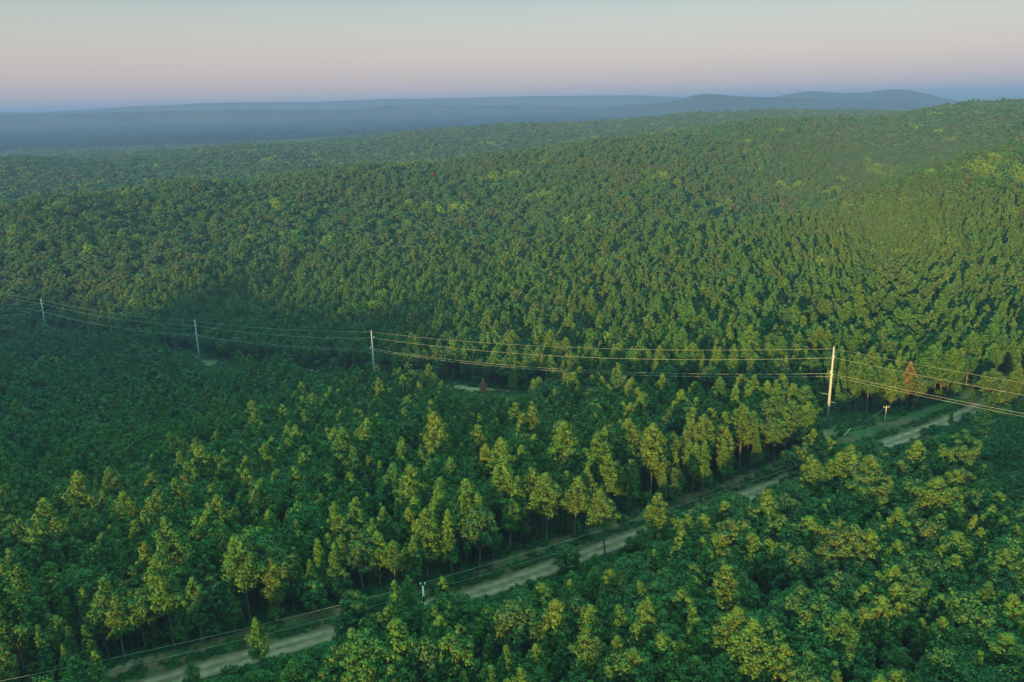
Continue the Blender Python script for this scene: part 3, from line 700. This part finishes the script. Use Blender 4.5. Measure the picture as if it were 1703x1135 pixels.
# bare dead tree bottom right
p = on_ground(1614, 1100); root = bpy.data.objects.new('bare_tree', None); COL.objects.link(root); root.location = (p[0], p[1], p[2])
b = at_z(1616, 1078, p[2]+9.5)-p; root.location = (p[0]+b[0], p[1]+b[1], H1(p[0]+b[0], p[1]+b[1]))
root['label'] = 'bare dead tree with forked white branches near bottom right corner'; root['category'] = 'dead tree'
mb = MB(); mb.tube([(0, 0, 0), (.1, 0, 5), (0, .1, 7.5)], [.2, .16, .13], 7); obj('trunk', mb.mesh('trunk', M_BARE, True), root)
g2 = random.Random(9); mb = MB()
for k_ in range(9):
    a = k_*2.4; L = g2.uniform(1.6, 3.0); p0 = np.array([0, .1, 7.4-.25*k_*.6]); q1 = p0+np.array([math.cos(a)*L*.5, math.sin(a)*L*.5, L*.35]); q2 = q1+np.array([math.cos(a+.4)*L*.5, math.sin(a+.4)*L*.5, L*.5])
    mb.tube([p0, q1, q2], [.11, .08, .04], 5); mb.tube([q1, q1+np.array([math.cos(a-.9)*L*.5, math.sin(a-.9)*L*.5, L*.2])], [.06, .03], 4)
obj('branches', mb.mesh('branches', M_BARE), root)

# ------------------------------------------------------------------ shrubs, grass and understory along the open ground
CU = bpy.data.collections.new('brush')
for k_ in range(6):
    rng = np.random.default_rng(300+k_)
    if k_ < 3:
        K = 9; C = np.column_stack([rng.normal(0, .55, K), rng.normal(0, .55, K), rng.uniform(.2, .9, K)]); V_, Q_ = puffs(C, rng.uniform(.35, .6, K), 46, .22, rng, .5, .5); m = M_SHRUB
    else:
        K = 7; C = np.column_stack([rng.normal(0, .8, K), rng.normal(0, .8, K), rng.uniform(0, .12, K)]); V_, Q_ = puffs(C, rng.uniform(.3, .6, K), 30, .22, rng, .6, .7, .5); m = M_GRASS
    o = bpy.data.objects.new('brush_%03d' % k_, make_mesh('brush', V_, [Q_], [m])); CU.objects.link(o)
g = np.random.default_rng(123)
# grass
bx = g.uniform(-190, 230, 260000); by = g.uniform(95, 560, 260000)
d1, s1, _ = dline(bx, by, ROAD[::3]); k = (d1 < 11) & (d1 > 3.6)
dw_, _, tw_ = dline(bx, by, ROWL); k |= (dw_ < 13) & (d1 > 3.9) & (tw_ < 3.15)
ip = inpoly(bx, by, CLEAR1) | inpoly(bx, by, MEADOW) | inpoly(bx, by, SHRUBS); k |= ip & (d1 > 3.9)
k &= (noise2(bx, by, 9, 91)+.6*noise2(bx, by, 3.5, 92) > -.25)
for (pp_, wa_, wb_, st_) in PATCHES:
    k &= ((((bx-pp_[0])*.8-(by-pp_[1])*.6)/wa_)**2+(((bx-pp_[0])*.6+(by-pp_[1])*.8)/wb_)**2) > .9
bx, by, d1 = bx[k], by[k], d1[k]; k = g.uniform(0, 1, len(bx)) < .8; bx, by, d1 = bx[k], by[k], d1[k]
bz = height(bx, by); nb = len(bx); print('grass', nb)
gn_instances('grass', np.column_stack([bx, by, bz]), g.integers(3, 6, nb), np.column_stack([0*bx, 0*bx, g.uniform(0, 6.28, nb)]), np.repeat(g.uniform(.5, 1.2, nb)[:, None], 3, 1), CU,
             label='rough green grass on the road verges and cleared strip', cat='grass', kind='stuff')
# brush: under the forest edges and in the shrub patch
bx = g.uniform(-200, 260, 120000); by = g.uniform(90, 600, 120000); d1, s1, _ = dline(bx, by, ROAD[::3]); dw_, _, tw_ = dline(bx, by, ROWL)
k = (d1 > np.where(s1 > 0, 8.5, 4.2)) & (d1 < 20) & (g.uniform(0, 1, len(bx)) < .6)
k |= (dw_ > 9) & (dw_ < 20) & (tw_ > 1.02) & (g.uniform(0, 1, len(bx)) < .5) & (d1 > 9)
k |= (s1 > 0) & (d1 > 4.6) & (d1 < 9) & (noise2(bx, by, 11, 44) > .15) & (g.uniform(0, 1, len(bx)) < .35)
k |= inpoly(bx, by, SHRUBS) & (d1 > 5.5)
k |= inpoly(bx, by, MEADOW) & (g.uniform(0, 1, len(bx)) < .15)
k &= ~(inpoly(bx, by, CLEAR1) & (g.uniform(0, 1, len(bx)) > .06))
bx, by = bx[k], by[k]; insh = inpoly(bx, by, SHRUBS); bz = height(bx, by); nb = len(bx); print('brush', nb)
sz = g.uniform(.6, 1.5, nb)*np.where(insh, 1.7, 1.)
gn_instances('shrubs', np.column_stack([bx, by, bz-.1]), g.integers(0, 3, nb), np.column_stack([0*bx, 0*bx, g.uniform(0, 6.28, nb)]), np.repeat(sz[:, None], 3, 1), CU,
             label='low dark green brush along the forest edges', cat='shrubs', kind='stuff')
# understory filling below the edge trees
ux, uy, g3 = field(8.0, 100, 520, -40, 40, 99); ok = tree_ok(ux, uy); ux, uy = ux[ok], uy[ok]; uz = height(ux, uy)
# a ragged hem of saplings along the near side of the road
hem = ROAD[20:-20]; hn = NRM[20:-20]; kx = np.repeat(np.arange(len(hem)), 3); ho = g3.uniform(4.9, 9.5, len(kx))
hx_, hy_ = (hem[kx]-hn[kx]*ho[:, None]+g3.normal(0, .9, (len(kx), 2))).T
k_ = ~(inpoly(hx_, hy_, SHRUBS) | inpoly(hx_, hy_, MEADOW) | inpoly(hx_, hy_, CLEAR1)) & (g3.uniform(0, 1, len(kx)) < .75)
nh0 = len(ux); ux = np.concatenate([ux, hx_[k_]]); uy = np.concatenate([uy, hy_[k_]]); uz = height(ux, uy)
okk = np.ones(len(ux), bool)
for P in OPEN_VIEW:
    cen = np.array(P, float).mean(0); cg = on_ground(cen[0], cen[1]); rr_ = np.hypot(cg[0], cg[1])
    for zz_ in (2, 4.5, 7.):
        a_, b_, k_ = proj(np.column_stack([ux, uy, uz+zz_])); okk &= ~(inpoly(a_, b_, P) & (np.hypot(ux, uy) < rr_+3))
ux, uy, uz = ux[okk], uy[okk], uz[okk]; nu = len(ux)
s_u = g3.uniform(.6, 1.25, nu)
gn_instances('understory', np.column_stack([ux, uy, uz]), VOFF['understory']+g3.integers(0, 3, nu), np.column_stack([0*ux, 0*ux, g3.uniform(0, 6.28, nu)]), np.repeat(s_u[:, None], 3, 1), C_NEAR,
             label='dark saplings and undergrowth beneath the forest canopy', cat='undergrowth', kind='stuff')

# ------------------------------------------------------------------ power line
perp = np.array([.6, .8])
LEV = [(25.9, 0.0), (22.7, 1.3), (18.3, -1.3), (16.6, 1.3)]
BASES = [np.array([262., 121.]), np.array([98.68, 243.81]), np.array([-64.3, 367.07]), np.array([-178.64, 454.43]), np.array([-319.2, 551.67]), np.array([-455., 646.])]
TOPZ = [3+26.6, 26.6, 3.24-1.4, -11.7-1.4, -19.07-1.4, -18.]
LBL = [None, 'tall grey steel pole with orange sunlit top, at the road clearing on the right', 'grey steel pole of the power line left of picture centre', 'tall thin steel pole above the small green clearing', 'most distant steel power pole near the left edge', None]
PT = []
for i_, (bb, tz) in enumerate(zip(BASES, TOPZ)):
    gz = H1(bb[0], bb[1]); hh = tz-gz
    att = []
    for lv, off in LEV:
        att.append(np.array([bb[0]+perp[0]*off, bb[1]+perp[1]*off, tz-26.6+lv]))
    PT.append(att)
    print('pole', i_, gz, hh)
    if LBL[i_] is None: continue
    root = bpy.data.objects.new('power_pole', None); COL.objects.link(root); root.location = (bb[0], bb[1], gz)
    root['label'] = LBL[i_]; root['category'] = 'power pole'; root['group'] = 'steel poles carrying the power line'
    k_ = 1.0+.12*(i_ > 1)
    mb = MB(); mb.tube([(0, 0, -.5), (0, 0, hh*.5), (0, 0, hh)], [.50*k_, .37*k_, .22*k_], 12); obj('pole', mb.mesh('pole', M_STEEL, True), root)
    for (lv, off) in LEV[1:]:
        mb = MB(); z0 = hh-26.6+lv
        mb.tube([(perp[0]*off*.1, perp[1]*off*.1, z0+.15), (perp[0]*off*.9, perp[1]*off*.9, z0+.55)], [.07, .06], 6); obj('bracket', mb.mesh('bracket', M_STEEL), root)
        mb = MB(); mb.tube([(perp[0]*off, perp[1]*off, z0+.75), (perp[0]*off, perp[1]*off, z0)], [.12, .12], 8); obj('insulator', mb.mesh('insulator', M_INS), root)
    mb = MB(); dv = np.array([-.8, .6]); z1 = hh-26.6+11
    mb.tube([(dv[0]*3.4, dv[1]*3.4, z1), (0, 0, z1)], [.06, .06], 6); obj('lower_arm', mb.mesh('lower_arm', M_STEEL), root)
    mb = MB(); mb.tube([(0, 0, z1-2.2), (-dv[0]*2.0, -dv[1]*2.0, z1-2.4)], [.05, .05], 6); obj('lower_arm', mb.mesh('lower_arm', M_STEEL), root)
WN = ['top wire', 'second wire down', 'third wire down', 'lowest wire']
SP = ['off frame right', 'between the two right hand poles', 'between the two middle steel poles', 'between the two leftmost poles', 'leaving the frame at the left']
SPAN = ['running right from the sunlit steel pole', 'in the long span left of the sunlit pole', 'between the two middle steel poles', 'between the two leftmost steel poles', 'leaving past the left edge']
def wire(P0, P1, sag, rad, m, label, grp, n=28):
    t = np.linspace(0, 1, n)[:, None]; P = P0+(P1-P0)*t; P[:, 2] -= (4*sag*t*(1-t))[:, 0]
    mid = P.mean(0); mb = MB(); mb.tube(P-mid, rad, 5)
    return obj('power_wire', mb.mesh('power_wire', m, True), label=label, cat='wire', group=grp, loc=tuple(mid))
for i_ in range(5):
    for w_ in range(4):
        L_ = np.linalg.norm(PT[i_+1][w_]-PT[i_][w_]); sag = (3.2 if w_ == 0 else 4.0)*(L_/204)**2
        wire(PT[i_][w_], PT[i_+1][w_], sag, (.020 if w_ == 0 else .026)*(1+.12*i_), M_WIRE, 'pale %s %s' % (WN[w_], SPAN[i_]), 'high wires strung between the steel poles')

# wooden pole at the junction
bb = at_z(1469.5, 718, 0); gz = H1(bb[0], bb[1]); root = bpy.data.objects.new('utility_pole', None); COL.objects.link(root); root.location = (bb[0], bb[1], gz)
root['label'] = 'short brown wooden utility pole with crossarm in the grass by the road bend'; root['category'] = 'utility pole'
mb = MB(); mb.tube([(0, 0, -.4), (0.05, 0, 8.6-gz)], [.20, .14], 10); obj('pole', mb.mesh('pole', M_WOOD, True), root)
mb = MB(); mb.box((0, 0, 8.0-gz), (1.9, .12, .12)); obj('crossarm', mb.mesh('crossarm', M_WOOD), root)
for xx in (-.85, .85): 
    mb = MB(); mb.tube([(xx, 0, 8.06-gz), (xx, 0, 8.4-gz)], [.07, .05], 6); obj('insulator', mb.mesh('insulator', M_INS), root)
UP2 = np.array([bb[0], bb[1], 8.0])
# guy wire with its pale guard
ga = on_ground(1399, 729); ga[2] = H1(ga[0], ga[1]); mb = MB(); d_ = UP2-ga; 
root = bpy.data.objects.new('guy_wire', None); COL.objects.link(root); root.location = tuple(ga); root['label'] = 'guy wire with pale yellow guard slanting from the wooden pole to the grass'; root['category'] = 'guy wire'
mb.tube([(0, 0, 0), d_*.98], [.03, .03], 4); obj('cable', mb.mesh('cable', M_WIRE2), root)
mb = MB(); mb.tube([(0, 0, 0), d_*.20+np.array([0, 0, 2.])*.6], [.09, .09], 6); obj('guard', mb.mesh('guard', M_GUARD), root)

# road-side line with short pale pole
tp = at_z(703, 973, 8.8); gz = H1(tp[0], tp[1]); U1 = np.array([tp[0], tp[1], 8.8])
root = bpy.data.objects.new('utility_pole', None); COL.objects.link(root); root.location = (tp[0], tp[1], gz); hh = 8.8-gz
root['label'] = 'pale utility pole with forked top beside the gravel road, bottom centre'; root['category'] = 'utility pole'
mb = MB(); mb.tube([(0, 0, -.4), (0, 0, hh-.4)], [.24, .19], 10); obj('pole', mb.mesh('pole', M_PALE, True), root)
for s_x in (-1, 1):
    mb = MB(); mb.tube([(0, 0, hh-.75), (s_x*.30, 0, hh-.15), (s_x*.42, 0, hh+.15)], [.07, .07, .07], 6); obj('bracket', mb.mesh('bracket', M_STEEL), root)
    mb = MB(); mb.tube([(s_x*.42, 0, hh+.1), (s_x*.44, 0, hh+.5)], [.14, .10], 8); obj('insulator', mb.mesh('insulator', M_INS), root)
mb = MB(); mb.tube([(.1, -.25, hh-3.5), (.1, -.25, hh-2.5)], [.26, .26], 10); obj('transformer', mb.mesh('transformer', M_DARK), root)
a0 = at_z(1355, 766, 8.6); U3 = a0; U0 = at_z(-60, 1148, 8.6)
SEG = [(U0, U1, 'left of the pale roadside pole'), (U1, U3, 'right of the pale roadside pole')]
for (A_, B_, nm) in SEG:
    wire(A_+np.array([0, 0, .4]), B_+np.array([0, 0, .4]), 1.0, .018, M_WIRE2, 'thin upper roadside wire %s' % nm, 'thin wires along the gravel road')
    wire(A_+np.array([0, 0, -1.6]), B_+np.array([0, 0, -1.6]), 1.2, .018, M_WIRE2, 'thin lower roadside wire %s' % nm, 'thin wires along the gravel road')
# hidden end pole of the roadside line
gz = H1(U3[0], U3[1]); root = bpy.data.objects.new('utility_pole', None); COL.objects.link(root); root.location = (U3[0], U3[1], gz)
root['label'] = 'dark wooden utility pole at the right end of the roadside wires'; root['category'] = 'utility pole'
mb = MB(); mb.tube([(0, 0, -.4), (0, 0, 9.2-gz)], [.16, .12], 8); obj('pole', mb.mesh('pole', M_WOOD, True), root)
mb = MB(); mb.box((0, 0, 8.9-gz), (1.2, .12, .12)); obj('crossarm', mb.mesh('crossarm', M_WOOD), root)

# ------------------------------------------------------------------ haze
mh, th_, bh_ = mat('haze'); th_.nodes.remove(bh_); pv = N(th_, 'ShaderNodeVolumePrincipled')
pv.inputs['Color'].default_value = (.155, .26, .70, 1); pv.inputs['Density'].default_value = 1.6e-4; pv.inputs['Anisotropy'].default_value = 0.
th_.links.new(pv.outputs[0], th_.nodes['Material Output'].inputs['Volume'])
mb = MB(); mb.box((0, 0, 34), (64000, 64000, 318)); hz = obj('haze', mb.mesh('haze', mh), kind='stuff', label='thin blue morning haze over the forest and lowland', cat='haze')
mm, tm_, bm_ = mat('mist'); tm_.nodes.remove(bm_); pm = N(tm_, 'ShaderNodeVolumePrincipled')
pm.inputs['Color'].default_value = (.86, .95, 1., 1); pm.inputs['Density'].default_value = 4.6e-4
tm_.links.new(pm.outputs[0], tm_.nodes['Material Output'].inputs['Volume'])
aa = np.linspace(math.radians(-55), math.radians(55), 40); V = []
for zz in (-75., 0.):
    for rr in (3700., 10400.):
        for a_ in aa: V.append((rr*math.sin(a_), rr*math.cos(a_), zz if zz < -1 else (-10 if rr < 5e3 else 64+20*math.tanh(a_*4))))
K_ = 40; Q = []
for q in range(K_-1): Q += [[q, q+1, K_+q+1, K_+q], [2*K_+q, 3*K_+q, 3*K_+q+1, 2*K_+q+1], [q, 2*K_+q, 2*K_+q+1, q+1], [K_+q, K_+q+1, 3*K_+q+1, 3*K_+q]]
Q += [[0, K_, 3*K_, 2*K_], [K_-1, 3*K_-1, 4*K_-1, 2*K_-1]]
obj('mist', make_mesh('mist', V, [np.array(Q)], [mm]), kind='stuff', label='pale ground mist lying over the distant lowland', cat='mist')
print('trees', n, 'picked', pick.sum())
